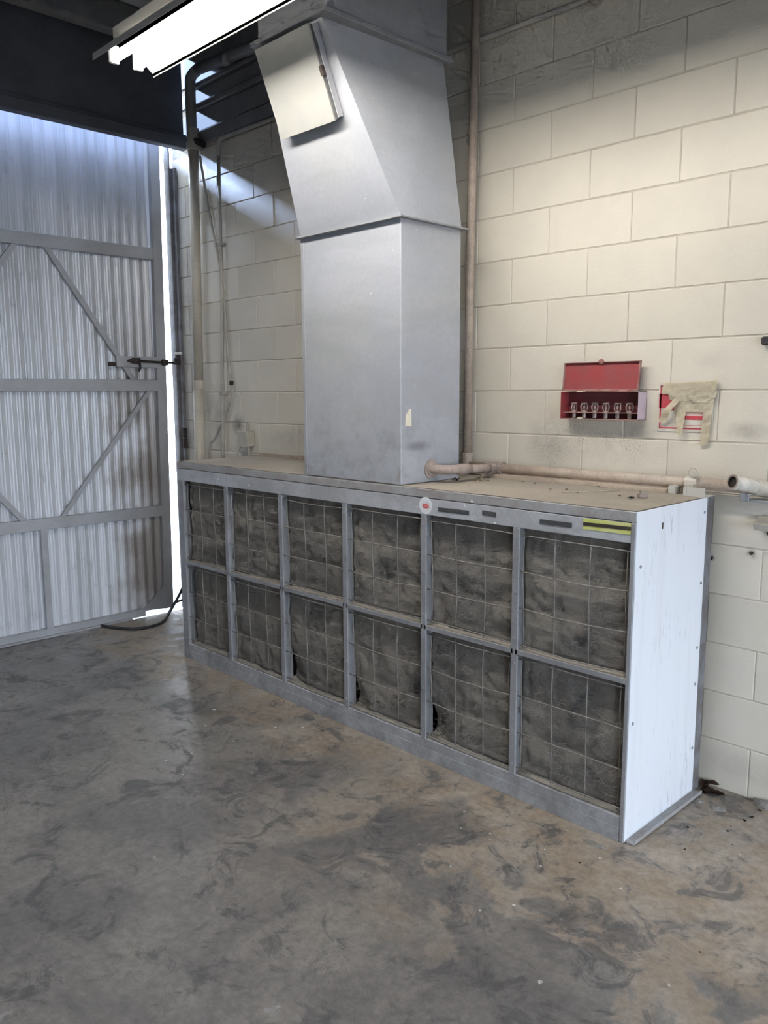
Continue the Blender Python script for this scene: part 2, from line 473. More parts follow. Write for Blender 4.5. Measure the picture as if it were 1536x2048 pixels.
# left wall above the gate
bm = B(); box(bm, (-3.475, YB, 3.33), (-3.455, -.030, ZC))
wl = struct('wall_left', bm, 'dark')
bm = B(); box(bm, (-3.80, YB - .2, 0), (-3.60, -4.2, ZC)); obj('pier', bm, 'plain', wl)
bm = B(); box(bm, (-3.478, -4.3, 3.272), (-3.405, -.022, 3.345), .004); box(bm, (-3.478, -4.3, 3.345), (-3.43, -.022, 3.37), .002)
struct('trim_1', bm, 'dark')
# unseen wall added outside to keep low sun out of the gate gap
bm = B(); box(bm, (-6.2, -5.0, 0), (-6.0, -.02, 4.40)); box(bm, (-6.25, -5.05, 4.40), (-5.95, 0.0, 4.44)); struct('sun_blocker_wall', bm, 'plain')
# jamb on the block wall end, with its latch keeper
bm = B(); box(bm, (-3.70, -.052, 0), (-3.635, -.008, 3.19), .003); box(bm, (-3.635, -.03, .0), (-3.60, -.008, 3.19), .002); box(bm, (-3.70, -.052, 3.19), (-3.635, -.040, 3.36), .001)
jamb = struct('trim_2', bm, 'jamb')
bm = B(); box(bm, (-3.632, -.075, 1.825), (-3.612, -.03, 1.875), .003); obj('latch_keeper', bm, 'rust', jamb)
bm = B(); tube(bm, [(-3.61, -.075, 1.905), (-3.56, -.05, 1.905)], .008, 8); obj('keeper_pin', bm, 'chip', jamb)
for z0, z1 in ((1.22, 1.36), (1.30, 1.42)):
    bm = B(); box(bm, (-3.612, -.045, z0), (-3.585, -.01, z0 + .07), .004); obj('hinge_knuckle', bm, 'rust', jamb)
# ceiling deck and joists
bm = B(); box(bm, (-3.66, YB - .2, ZC), (XR + .2, .2, ZC + .1)); ceil = struct('ceiling', bm, 'ceil')
for i, x in enumerate([-3.33, -2.86, -2.36, -1.86, -1.36, -.86, -.36, .14, .64, 1.14, 1.64, 2.14, 2.64, 3.14, 3.64, 4.1]):
    bm = B(); box(bm, (x - .02, YB, 3.86), (x + .02, 0, ZC), 0); box(bm, (x - .05, YB, 3.84), (x + .05, 0, 3.86), 0)
    obj('joist', bm, 'joist', ceil)

# ------------------------------------------------------------------ corrugated gate
gate = bpy.data.objects.new('door_1', None); C.objects.link(gate); gate.location = (-3.67, -2.0, 0)
tag(gate, 'silver corrugated iron yard gate with welded frame and cross braces', None, None, 'structure')
GX = -3.65
Y0, Y1 = -3.95, -.165
PITCH, AMP = .0715, .0045
nsheet = 6; swd = (Y1 - Y0) / nsheet
for s in range(nsheet):
    bm = B(); ya = Y0 + s * swd - (.03 if s else 0); yb = Y0 + (s + 1) * swd
    n = int((yb - ya) / PITCH * 16); cols = []
    xo = GX - .036 - (.003 if s % 2 else 0)
    zb = .028 + R.uniform(0, .006)
    for i in range(n + 1):
        y = ya + (yb - ya) * i / n
        ph = 2 * math.pi * (y / PITCH)
        dg = abs((y / PITCH) % 1.0 - .5) * PITCH
        x = xo + AMP * math.cos(2 * ph) - .020 * math.exp(-(dg / .0105) ** 2)
        cols.append((bm.verts.new((x, y, zb)), bm.verts.new((x, y, 1.6)), bm.verts.new((x, y, 3.40))))
    for i in range(n):
        for j in range(2): bm.faces.new((cols[i][j], cols[i + 1][j], cols[i + 1][j + 1], cols[i][j + 1]))
    o = obj('corrugated_sheet', bm, 'gate', gate, smooth=True)
def gpart(name, a, b, mk='gframe', bev=.003):
    bm = B(); box(bm, a, b, bev); return obj(name, bm, mk, gate)
# latch side post (slightly out of plumb)
bm = B(); hexa(bm, [(GX - .04, -.222, .03), (GX, -.222, .03), (GX, -.150, .03), (GX - .04, -.150, .03),
                    (GX - .04, -.178, 3.40), (GX, -.178, 3.40), (GX, -.108, 3.40), (GX - .04, -.108, 3.40)])
obj('gate_post', bm, 'gframe', gate)
gpart('gate_post', (GX - .04, Y0 - .04, .03), (GX, Y0 + .04, 3.36))
for z0, z1 in ((2.549, 2.632), (1.636, 1.717), (.729, .806)):
    gpart('gate_rail', (GX - .022, Y0, z0), (GX + .002, -.19, z1))
gpart('bottom_rail', (GX - .04, Y0, .006), (GX + .004, -.38, .056))
gpart('bottom_lip', (GX, Y0, .004), (GX + .035, -.50, .014), bev=.001)
gpart('stile', (GX - .02, -1.10, .05), (GX, -1.055, .735))
gpart('stile', (GX - .02, -2.6, .05), (GX, -2.555, .735))
def brace(y0, z0, y1, z1, wd=.034):
    bm = B(); bar(bm, (GX - .014, y0, z0), (GX - .014, y1, z1), wd, .02, (1, 0, 0)); obj('brace', bm, 'gframe', gate)
brace(-.945, 2.56, -.345, 1.66); brace(-.262, 1.64, -.945, .80, .028)
brace(-1.125, 2.57, -1.80, 1.68); brace(-1.20, .80, -1.88, 1.66)
brace(-2.6, 2.56, -1.95, 1.68); brace(-2.55, .8, -1.95, 1.66)
# latch plate, bolt and gusset
gpart('latch_plate', (GX - .018, -.508, 1.802), (GX + .004, -.19, 1.878))
bm = B(); tube(bm, [(GX + .018, -.40, 1.846), (GX + .018, -.075, 1.838)], .008, 8)
bolt = obj('latch_bolt', bm, 'rust', gate, smooth=True)
bm = B(); tube(bm, [(GX + .018, -.345, 1.845), (GX + .03, -.345, 1.80), (GX + .032, -.36, 1.775)], .008, 8); obj('bolt_handle', bm, 'rust', bolt)
bm = B(); box(bm, (GX + .002, -.395, 1.826), (GX + .028, -.335, 1.868), .006); hexa(bm, [(GX + .002, -.43, 1.842), (GX + .022, -.43, 1.842), (GX + .022, -.39, 1.828), (GX + .002, -.39, 1.828), (GX + .002, -.43, 1.850), (GX + .022, -.43, 1.850), (GX + .022, -.39, 1.866), (GX + .002, -.39, 1.866)])
obj('bolt_guide', bm, 'rust', bolt)
bm = B(); box(bm, (GX + .0, -.168, 1.818), (GX + .03, -.122, 1.86), .006); obj('bolt_guide', bm, 'rust', bolt)
bm = B(); box(bm, (GX - .01, -.565, 1.808), (GX + .006, -.51, 1.835), .003); obj('bracket', bm, 'rust', gate)
bm = B(); prism(bm, [(GX - .005, -.215, .215), (GX - .005, -.40, .045), (GX - .005, -.165, .03)], (.008, 0, 0)); obj('gusset_plate', bm, 'gframe', gate)
# ------------------------------------------------------------------ filter cabinet
D = .6584
CX0, CX1 = -2.643, .372
cab = thing('filter_cabinet', (-1.1, -.36, 0), 'long grey metal exhaust filter cabinet with twelve bays standing against block wall', 'cabinet')
bm = B()
box(bm, (CX0, -D, 1.178), (CX1, -.07, 1.2150), .002)
obj('lid', bm, 'fascia_top', cab)
bm = B(); n = 60
rows = []
for j in range(8):
    y = -D + .006 + (D - .082) * j / 7
    rows.append([bm.verts.new((CX0 + .004 + (CX1 - CX0 - .008) * i / n, y, 1.2157 + .0022 * noise.noise(Vector((i * .35, j * .9, 0))) + .0015)) for i in range(n + 1)])
for j in range(7):
    for i in range(n): bm.faces.new((rows[j][i], rows[j][i + 1], rows[j + 1][i + 1], rows[j + 1][i]))
obj('top_dust', bm, 'topdust', cab, smooth=True)
bm = B(); box(bm, (CX0 + .001, -D + .001, 1.104), (CX1 - .018, -D + .025, 1.1755), .002); fascia = obj('fascia', bm, 'fascia', cab)
bm = B(); box(bm, (CX0, -D, 0), (CX0 + .062, -D + .02, 1.104), .002); box(bm, (CX0, -D + .02, 0), (CX0 + .006, -.07, 1.178), 0); obj('corner_post', bm, 'frame', cab)
bm = B(); box(bm, (CX1 - .018, -D - .001, 0), (CX1 - .001, -D + .06, 1.178), .002); obj('corner_post', bm, 'frame', cab)
bm = B(); box(bm, (CX0 + .003, -D + .001, 0), (CX1 - .018, -D + .09, .098), .003); box(bm, (CX0 + .01, -D - .003, .0), (CX1 - .02, -D, .055), .001); obj('sill', bm, 'sill', cab)
bm = B(); box(bm, (CX0 + .01, -.085, .02), (CX1 - .012, -.072, 1.178)); obj('back_panel', bm, 'frame', cab)
bm = B(); box(bm, (CX1 - .004, -D + .004, .006), (CX1 + .0015, -.112, 1.2145), .001); side = obj('side_panel', bm, 'white', cab)
bm = B(); box(bm, (CX1 - .03, -.112, 0), (CX1 + .004, -.062, 1.218), .002); obj('rear_post', bm, 'jamb', cab)  # set-back post: its shade is put into the colour with darker jamb paint
bm = B(); box(bm, (CX1 + .001, -D + .01, .002), (CX1 + .036, -.10, .010), .001); box(bm, (CX1 + .032, -D + .02, .010), (CX1 + .038, -.10, .018), .001); obj('floor_flange', bm, 'fascia_top', cab)
for y, z in ((-.135, 1.16), (-.135, .88), (-.14, .62), (-.14, .47), (-.62, 1.02), (-.63, .45), (-.135, .2)):
    bm = B(); disc(bm, (CX1 + .0015, y, z), (1, 0, 0), .006, .006, .003, 10); obj('rivet', bm, 'frame', side)
bm = B(); box(bm, (CX1 + .001, -.475, 1.135), (CX1 + .003, -.468, 1.158)); obj('vent_slot', bm, 'rust', side)
# rear upstand with channel piece at the right end
bm = B(); box(bm, (CX0 + .02, -.075, 1.215), (-1.45, -.055, 1.240), .002); obj('rear_upstand', bm, 'pipe', cab)
bm = B(); box(bm, (-.755, -.10, 1.215), (.20, -.075, 1.232), .002); obj('rear_upstand', bm, 'pipe', cab)
bm = B(); box(bm, (-.755, -.075, 1.215), (.25, -.045, 1.243), .002); obj('rear_upstand', bm, 'pipe', cab)
bm = B(); box(bm, (.215, -.125, 1.216), (.245, -.085, 1.25), .003); box(bm, (.285, -.14, 1.216), (.300, -.05, 1.252), .002); box(bm, (.300, -.138, 1.219), (.372, -.132, 1.252), .001)
box(bm, (.292, -.14, 1.216), (.376, -.05, 1.2195), .0)
obj('channel_bracket', bm, 'housing', cab)

# mullions and shelf
def mx(i): return -2.6465 + .5002 * i + (.012 if i == 4 else 0)
for i in range(1, 6):
    bm = B(); x = mx(i)
    box(bm, (x, -D - .001, .095), (x + .032, -D + .008, 1.104), .002)
    box(bm, (x + .012, -D + .008, .095), (x + .020, -D + .060, 1.104), 0)
    mo = obj('mullion', bm, 'frame', cab)
    for z in (.14, .33, .56, .66, .85, 1.06):
        b2 = B(); disc(b2, (x + .016, -D - .001, z), (0, -1, 0), .006, .006, .003, 10); obj('rivet', b2, 'frame', mo)
bays = []
for i in range(6):
    xa = mx(i) + (.066 if i == 0 else .021); xb = mx(i + 1) + .011 if i < 5 else CX1 - .018
    bays.append((xa, xb))
    bm = B(); box(bm, (xa, -D + .001, .603), (xb, -D + .075, .617), .001); box(bm, (xa, -D - .001, .598), (xb, -D + .003, .619), .001)
    obj('shelf_rail', bm, 'frame', cab)
# dust drifts on shelf rails and sill (irregular)
def drift(x0, x1, ya, yb, z, amp, seed):
    bm = B(); n = max(6, int((x1 - x0) / .018)); rows = []
    for j in range(5):
        y = ya + (yb - ya) * j / 4
        row = []
        for i in range(n + 1):
            x = x0 + (x1 - x0) * i / n
            h = amp * (.25 + .75 * abs(noise.noise(Vector((x * 9, seed, 0)))) + .35 * noise.noise(Vector((x * 40, j * .7, seed))))
            row.append(bm.verts.new((x, y, z + max(.0008, h * (j / 4) ** 1.2))))
        rows.append(row)
    for j in range(4):
        for i in range(n): bm.faces.new((rows[j][i], rows[j][i + 1], rows[j + 1][i + 1], rows[j + 1][i]))
    o = obj('dust_drift', bm, 'dust', cab, smooth=True); o['kind'] = 'stuff'; return o
for i, (xa, xb) in enumerate(bays):
    drift(xa, xb, -D + .003, -D + .07, .6175, .014, i * 3.1)
    drift(xa, xb, -D + .012, -D + .085, .0982, .034, 50 + i * 2.3)

# stickers and tape on the fascia
FY = -D + .0005
bm = B(); disc(bm, (-.606, FY, 1.144), (0, -1, 0), .037, .037, .0008, 32)
st = obj('round_sticker', bm, 'stickwhite', cab); st['label'] = 'round white sticker with a red oval mark'
def pmark():
    b = B(); disc(b, (-.605, FY - .0009, 1.142), (0, -1, 0), .0185, .0100, .0003, 20)
    for a in (15, 40, 65, 90, 115, 140, 165, 200, 230, 340, 310):
        ca, sa = math.cos(math.radians(a)), math.sin(math.radians(a))
        bar(b, (-.605 + ca * .019, FY - .001, 1.142 + sa * .013), (-.605 + ca * .0245, FY - .001, 1.142 + sa * .0195), .0014, .0003, (0, -1, 0))
    return b
bm = pmark(); n0 = len(bm.faces); disc(bm, (-.605, FY - .0013, 1.142), (0, -1, 0), .0115, .0055, .0003, 18)
bm.faces.ensure_lookup_table()
for f in bm.faces[n0:]: f.material_index = 1
obj('sticker_mark', bm, ['stickred', 'stickpink'], st)
def ftape(x0, x1, z0, z1, dz, mk, label=None, y=FY, name='tape_strip', parent=None):
    b = B(); hexa(b, [(x0, y - .0012, z0), (x1, y - .0012, z0 + dz), (x1, y, z0 + dz), (x0, y, z0), (x0, y - .0012, z1), (x1, y - .0012, z1 + dz), (x1, y, z1 + dz), (x0, y, z1)])
    o = obj(name, b, mk, parent or cab)
    if label: o['label'] = label
    return o
ftape(-.534, -.366, 1.126, 1.144, .002, 'black', 'long black tape strip beside the round sticker')
ftape(-.298, -.229, 1.136, 1.155, -.002, 'black', 'short black tape strip')
ftape(-.022, .118, 1.130, 1.149, .001, 'black', 'black tape strip near the yellow tape')
yt = ftape(.165, CX1 - .019, 1.133, 1.173, .002, 'yellow', 'yellow tape with a dark stripe')
ftape(.166, CX1 - .019, 1.146, 1.159, .0035, 'brownstripe', None, FY - .0012, 'dark_stripe', yt)
for x, z in ((-.655, 1.133), (-.635, 1.138), (-.39, 1.165), (-.352, 1.185), (-.352, 1.112), (-.235, 1.11), (-1.6, 1.15), (-2.2, 1.14), (-1.9, 1.13), (-2.4, 1.15)):
    b = B(); disc(b, (x, -D + .001 if z < 1.176 else -D, z), (0, -1, 0), R.uniform(.003, .006), R.uniform(.002, .007), .0006, 8); obj('paint_fleck', b, 'chip', cab)

# ------------------------------------------------------------------ filter pads with wire retainers (one per bay)
ordn = ['leftmost', 'second', 'third', 'fourth', 'fifth', 'rightmost']
look = {(0, 1): 'sooty', (1, 1): 'matted brown-grey', (2, 1): 'streaky', (3, 1): 'pale fluffy', (4, 1): 'black-stained', (5, 1): 'frayed',
        (0, 0): 'sunken', (1, 0): 'flat dark', (2, 0): 'torn-cornered', (3, 0): 'slumped', (4, 0): 'bulging', (5, 0): 'tufted'}
def fbm(p, o=4):
    s, a = 0, 1
    for i in range(o): s += a * noise.noise(p * (2 ** i)); a *= .5
    return s
def make_pad(i, row):
    xa, xb = bays[i]; za, zb = (.098, .603) if row == 0 else (.617, 1.104)
    where = 'upper' if row else 'lower'
    pos = {0: 'leftmost bay', 5: 'rightmost bay beside white end panel'}.get(i, ordn[i] + ' bay from the gate end')
    t = thing('filter_pad', ((xa + xb) / 2, -D + .07, za), '%s grey fibre filter pad in %s row, %s' % (look[(i, row)], where, pos), 'filter pad', 'filter pads in the cabinet bays')
    n = 44; bm = B(); g = []
    sd = i * 7.7 + row * 31.3
    fx = [.06, .35, .67, .96]; fz = [.05, .34, .65, .95]
    for j in range(n + 1):
        v = j / n; r_ = []
        for k in range(n + 1):
            u = k / n
            x = xa + (xb - xa) * u; z = za + (zb - za) * v
            cu = 1.0; cv = 1.0
            for q in range(3):
                if fx[q] <= u <= fx[q + 1]: cu = math.sin(math.pi * (u - fx[q]) / (fx[q + 1] - fx[q])) ** .5
                if fz[q] <= v <= fz[q + 1]: cv = math.sin(math.pi * (v - fz[q]) / (fz[q + 1] - fz[q])) ** .5
            edge = min(u, 1 - u, v * 1.2, (1 - v) * 1.2); e = min(1, edge / .05)
            P = Vector((x * 5.5 + sd, z * 7.5, sd))
            h = .011 * cu * cv + .012 * fbm(P) + .006 * fbm(P * 4.1, 3)
            h = h * (.55 + .45 * e) - .010 * (1 - e) ** 2
            # fold creases running across the pad
            cr = abs(noise.noise(Vector((x * 3 + sd, z * 13 + x * 3, sd + 5))))
            h -= .005 * max(0, 1 - cr / .10)
            # torn and sunken lower left corners
            if row == 0 and i in (2, 3, 4):
                dd = math.hypot((u - .05) / .22, (v - .12) / .26)
                h -= .045 * max(0, 1 - dd)
            if row == 1 and i == 4:
                dd = math.hypot((u - .12) / .12, (v - .12) / .2); h -= .03 * max(0, 1 - dd)
            if row == 0 and i == 0: h -= .012
            r_.append(bm.verts.new((x, -D + .046 - h, z)))
        g.append(r_)
    for j in range(n):
        for k in range(n): bm.faces.new((g[j][k], g[j][k + 1], g[j + 1][k + 1], g[j + 1][k]))
    obj('fibre_mat', bm, 'pad', t, smooth=True)
    # loose fibres standing off the face
    bm = B(); rr = random.Random(sd)
    clumps = [(rr.uniform(.1, .95), rr.uniform(.05, .95)) for _ in range(5)]
    if (i, row) == (4, 1): clumps += [(.9, .55), (.9, .5), (.92, .25), (.9, .7), (.85, .75)]
    if (i, row) == (5, 1): clumps += [(.3, .85), (.2, .8), (.35, .75), (.5, .8)]
    if (i, row) == (5, 0): clumps += [(.8, .22), (.78, .18), (.85, .2), (.82, .12)]
    if (i, row) == (3, 1): clumps += [(.9, .75), (.9, .8), (.3, .7)]
    for q in range(330):
        if rr.random() < .55:
            cu, cv = rr.choice(clumps); u = min(.98, max(.02, cu + rr.gauss(0, .06))); v = min(.97, max(.03, cv + rr.gauss(0, .06)))
        else: u, v = rr.uniform(.03, .97), rr.uniform(.04, .96)
        p = Vector((xa + (xb - xa) * u, 0, za + (zb - za) * v))
        f0 = g[int(v * n)][int(u * n)].co if False else None
        ang = rr.uniform(-.5, .9) + (0 if rr.random() < .7 else rr.uniform(0, 3)); L_ = rr.uniform(.02, .07)
        P = Vector((p.x * 5.5 + sd, p.z * 7.5, sd))
        yb_ = -D + .040 - .016 * fbm(P)
        prev = None; cur = rr.uniform(-18, 18); x, z, y = p.x, p.z, yb_
        for k in range(5):
            wdt = .00055
            nx, nz = -math.sin(ang) * wdt, math.cos(ang) * wdt
            a = bm.verts.new((x + nx, y - .004 * math.sin(math.pi * k / 4), z + nz)); b = bm.verts.new((x - nx, y - .004 * math.sin(math.pi * k / 4), z - nz))
            if prev: bm.faces.new((prev[0], a, b, prev[1]))
            prev = (a, b); st_ = L_ / 4
            x = min(xb - .002, max(xa + .002, x + math.cos(ang) * st_)); z = min(zb - .004, max(za + .004, z + math.sin(ang) * st_)); ang += cur * st_
    fo = obj('loose_fibres', bm, 'fibre', t); fo['kind'] = 'stuff'
    # retainer wires
    wy = -D + .013
    for u in fx:
        x = xa + (xb - xa) * (u + rr.uniform(-.012, .012)); bow = rr.uniform(-.006, .006)
        pts = [(x + bow * math.sin(math.pi * k / 6) + rr.uniform(-.001, .001), wy + .006 + .004 * math.sin(k), za + .012 + (zb - za - .024) * k / 6) for k in range(7)]
        bm = B(); tube(bm, pts, .0024, 6); obj('wire', bm, 'wire', t, smooth=True)
    for v in fz:
        z = za + (zb - za) * (v + rr.uniform(-.010, .010)); bow = rr.uniform(-.008, .004)
        kink = rr.uniform(-.012, .012) if (i, row, v) in ((3, 1, .34), (3, 1, .05), (2, 0, .34)) else 0
        pts = [(xa + .004 + (xb - xa - .008) * k / 6, wy - .006 + .003 * math.cos(k), z + bow * math.sin(math.pi * k / 6) + (kink if k in (4,) else 0)) for k in range(7)]
        bm = B(); tube(bm, pts, .0024, 6); obj('wire', bm, 'wire', t, smooth=True)
    # small bright flecks caught in the fibres
    for _ in range(rr.choice((0, 1, 2))):
        u, v = rr.uniform(.1, .9), rr.uniform(.1, .9)
        bm = B(); disc(bm, (xa + (xb - xa) * u, -D + .035, za + (zb - za) * v), (0, -1, .2), .005, .003, .001, 6); obj('lint_fleck', bm, 'pale', t)
for row in (1, 0):
    for i in range(6): make_pad(i, row)

# ------------------------------------------------------------------ exhaust duct
duct = thing('exhaust_duct', (-1.095, -.455, 1.2180), 'tall galvanised sheet metal exhaust duct rising from top of filter cabinet', 'duct')
DX0, DX1, DY0, DY1 = -1.42, -.76, -.650, -.26
bm = B(); box(bm, (DX0, DY0, 1.2190), (DX1, DY1, 2.352), .003); low = obj('lower_duct', bm, 'galv', duct)
bm = B(); box(bm, (DX0 - .008, DY0 - .002, 1.2190), (DX0 + .012, DY0 + .012, 2.34), .001); obj('seam_strip', bm, 'galv_up', duct)
bm = B(); box(bm, (DX0 - .022, DY0 - .024, 2.346), (DX1 + .024, DY1 + .024, 2.354), .001); obj('joint_flange', bm, 'frame', duct)
bm = B(); hexa(bm, [(DX0 - .005, DY0 - .002, 2.354), (DX1 + .002, DY0 - .002, 2.354), (DX1 + .002, DY1, 2.354), (DX0 - .005, DY1, 2.354),
                    (-1.305, -.947, 3.083), (-.90, -.950, 3.083), (-.872, -.26, 3.083), (-1.305, -.26, 3.083)])
trans = obj('tapered_transition', bm, 'galv', duct)
bm = B(); box(bm, (-1.335, -.985, 3.083), (-.842, -.225, 3.102), .002); obj('joint_flange', bm, 'frame', duct)
bm = B(); box(bm, (-1.315, -.955, 3.102), (-.868, -.242, 4.0), .003); obj('upper_duct', bm, 'galv_up', duct)
# access door on the sloping front, standing proud
A_, B_, E_ = Vector((DX0, -.65, 2.35)), Vector((DX1, -.65, 2.35)), Vector((-1.305, -.945, 3.08))
nn = (E_ - A_).cross(B_ - A_).normalized()
if nn.y > 0: nn = -nn
def fp(x, z):  # point on the front slope
    t = (z - 2.35) / (3.08 - 2.35); return Vector((x, -.652 - .297 * t, z))
def slab(x0, x1, z0, z1, o0, o1):
    q = [fp(x0, z0), fp(x1, z0), fp(x1, z1), fp(x0, z1)]
    b = B(); hexa(b, [v + nn * o0 for v in q] + [v + nn * o1 for v in q]); return b
bm = slab(-1.292, -.925, 2.752, 3.072, .003, .030); dr = obj('door_frame', bm, 'galv_up', duct)
bm = slab(-1.300, -.942, 2.744, 3.078, .033, .040); dr2 = obj('access_door', bm, 'door', duct)
bm = slab(-1.292, -.930, 2.748, 3.074, .030, .033); obj('gasket', bm, 'black', duct)
bm = slab(-.944, -.928, 2.90, 2.935, .030, .046); obj('latch', bm, 'rust', dr2)
# torn paper label and rust patch on the right side
bm = B(); prism(bm, [(DX1 + .0006, y, z) for y, z in ((-.625, 1.475), (-.585, 1.475), (-.587, 1.55), (-.60, 1.548), (-.622, 1.523))], (.001, 0, 0))
o = obj('paper_scrap', bm, 'tape', duct); o['label'] = 'torn cream paper scrap stuck low on the duct side'
bm = B(); prism(bm, [(x, DY0 - .0008, z) for x, z in ((-.785, 1.232), (-.762, 1.232), (-.762, 1.285), (-.772, 1.283), (-.776, 1.262), (-.785, 1.258))], (0, -.0006, 0))
obj('paint_patch', bm, 'fascia_top', duct)

# ------------------------------------------------------------------ sprinkler pipework
sp = thing('sprinkler_pipe', (-.3, -.062, 1.236), 'dusty pipe with riser, running along wall above cabinet top and into duct', 'pipe')
RX = -.873
bm = B(); tube(bm, [(RX - .006, -.06, 1.30), (RX + .002, -.06, 2.3), (RX + .028, -.06, 3.84)], .021, 14); obj('riser', bm, 'pipe', sp, smooth=True)
bm = B(); tube(bm, [(RX - .006, -.06, 1.262), (RX - .006, -.06, 1.315)], .029, 14); tube(bm, [(RX - .006, -.06, 1.31), (RX - .006, -.06, 1.325)], .032, 14); obj('riser_elbow', bm, 'pipe', sp, smooth=False)
bm = B(); tube(bm, [(RX - .02, -.062, 1.256), (-.2, -.062, 1.259), (1.6, -.062, 1.262)], .0245, 14); obj('wall_run', bm, 'pipe', sp, smooth=True)
bm = B(); tube(bm, [(-.735, -.062, 1.257), (-.655, -.062, 1.257)], .031, 14); tube(bm, [(-.665, -.062, 1.257), (-.650, -.062, 1.257)], .034, 14); tube(bm, [(-.70, -.062, 1.257), (-.695, -.125, 1.259)], .030, 14); obj('tee_fitting', bm, 'pipe2', sp)
bm = B(); tube(bm, spline([(-.762, -.459, 1.277), (-.715, -.455, 1.277), (-.672, -.425, 1.277), (-.665, -.36, 1.275)], 5), .021, 14); tube(bm, [(-.667, -.375, 1.275), (-.664, -.30, 1.274)], .025, 14); obj('branch_elbow', bm, 'pipe2', sp, smooth=True)
bm = B(); tube(bm, [(-.665, -.31, 1.274), (-.697, -.09, 1.259)], .0195, 14); obj('branch_pipe', bm, 'pipe2', sp, smooth=True)
bm = B(); disc(bm, (-.7595, -.459, 1.277), (1, 0, 0), .043, .043, .006, 24); disc(bm, (-.7535, -.459, 1.277), (1, 0, 0), .030, .030, .006, 20); obj('escutcheon', bm, 'pipe2', sp)
# hanger with curled tail
bm = B(); tube(bm, [(.262, -.062, 1.2605), (.312, -.062, 1.2605)], .0285, 14); box(bm, (.268, -.098, 1.219), (.306, -.09, 1.262), .002)
hg = obj('pipe_hanger', bm, 'cpipe', sp)
sw = [(.300 - .004 - (.022 - .0028 * k / 3) * math.cos(k * .42) + .0, -.088, 1.305 + (.022 - .0028 * k / 3) * math.sin(k * .42)) for k in range(20)]
bm = B(); tube(bm, [(.318, -.09, 1.275)] + [(2 * .296 - a, b, c) for a, b, c in sw], .0035, 6); obj('hanger_curl', bm, 'cpipe', hg, smooth=True)
# open-ended stub
ob = thing('open_pipe_stub', (.55, -.12, 1.236), 'open-ended white pipe stub pointing out past the cabinet corner', 'pipe')
e0, e1 = Vector((.500, -.200, 1.292)), Vector((.560, -.075, 1.262))
ax = (e1 - e0).normalized()
bm = B(); tube(bm, [e0, e0 + ax * .016], .0285, 16, cap=False); tube(bm, [e0 + ax * .012, e1], .0255, 16); tube(bm, [e0, e0 + ax * .001], .0285, 16, cap=False)
tube(bm, [e0, e0 + ax * .012], .0215, 16, cap=False)
sb = obj('stub', bm, 'signwhite', ob, smooth=True)
r_in, r_out = .0213, .0287
bm = B(); s_ = ax.cross(Vector((0, 0, 1))).normalized(); u_ = s_.cross(ax)
ri = [bm.verts.new(e0 + (s_ * math.cos(k * math.pi / 10) + u_ * math.sin(k * math.pi / 10)) * r_in) for k in range(20)]
ro = [bm.verts.new(e0 + (s_ * math.cos(k * math.pi / 10) + u_ * math.sin(k * math.pi / 10)) * r_out) for k in range(20)]
for k in range(20): bm.faces.new((ri[k], ri[(k + 1) % 20], ro[(k + 1) % 20], ro[k]))
obj('pipe_rim', bm, 'pipe2', ob)
bm = B(); tube(bm, [e0 + ax * .0005, e0 + ax * .04], .0212, 16, cap=False); disc(bm, e0 + ax * .011, -ax, .0212, .0212, .0005, 20, upv=u_); obj('bore', bm, 'bore', ob)
bm = B(); tube(bm, [e1 - ax * .035, e1 + ax * .012, e1 + Vector((.06, .01, -.004)), e1 + Vector((.30, .012, -.004))], .031, 16); obj('coupling', bm, 'cpipe', ob, smooth=True)
bm = B(); box(bm, (.505, -.130, 1.215), (.535, -.118, 1.245), .002); box(bm, (.53, -.12, 1.213), (.72, -.05, 1.222), .001); obj('support_strap', bm, 'frame', ob)

# ------------------------------------------------------------------ wall conduit, standpipe, loose cable, junction box
cd = thing('electrical_conduit', (-1.6, -.016, 0), 'thin painted conduit along top of wall, bending down beside standpipe', 'conduit')
TX = -3.02
bm = B(); tube(bm, [(-.245, -.018, 3.236), (-1.6, -.018, 3.25), (-2.96, -.018 - .022, 3.252)], .0125, 10); obj('horizontal_run', bm, 'conduit', cd, smooth=True)
bm = B(); tube(bm, spline([(-2.95, -.040, 3.252), (-3.0, -.040, 3.245), (-3.018, -.040, 3.20), (-3.02, -.040, 3.15)], 5), .0135, 10); obj('bend', bm, 'conduit', cd, smooth=True)
bm = B(); tube(bm, [(-3.02, -.040, 3.17), (-3.05, -.03, 2.2), (-3.10, -.03, 1.222), (-3.14, -.03, .002)], .0115, 10); obj('vertical_drop', bm, 'conduit', cd, smooth=True)
bm = B(); box(bm, (-.262, -.045, 3.205), (-.225, -.002, 3.26), .006); obj('conduit_fitting', bm, 'conduit', cd)
for z in (2.6, 1.62):
    x = -3.02 - .08 * (3.17 - z) / 1.95
    bm = B(); box(bm, (x - .022, -.045, z - .012), (x + .022, -.001, z + .012), .004); obj('pipe_strap', bm, 'conduit', cd)

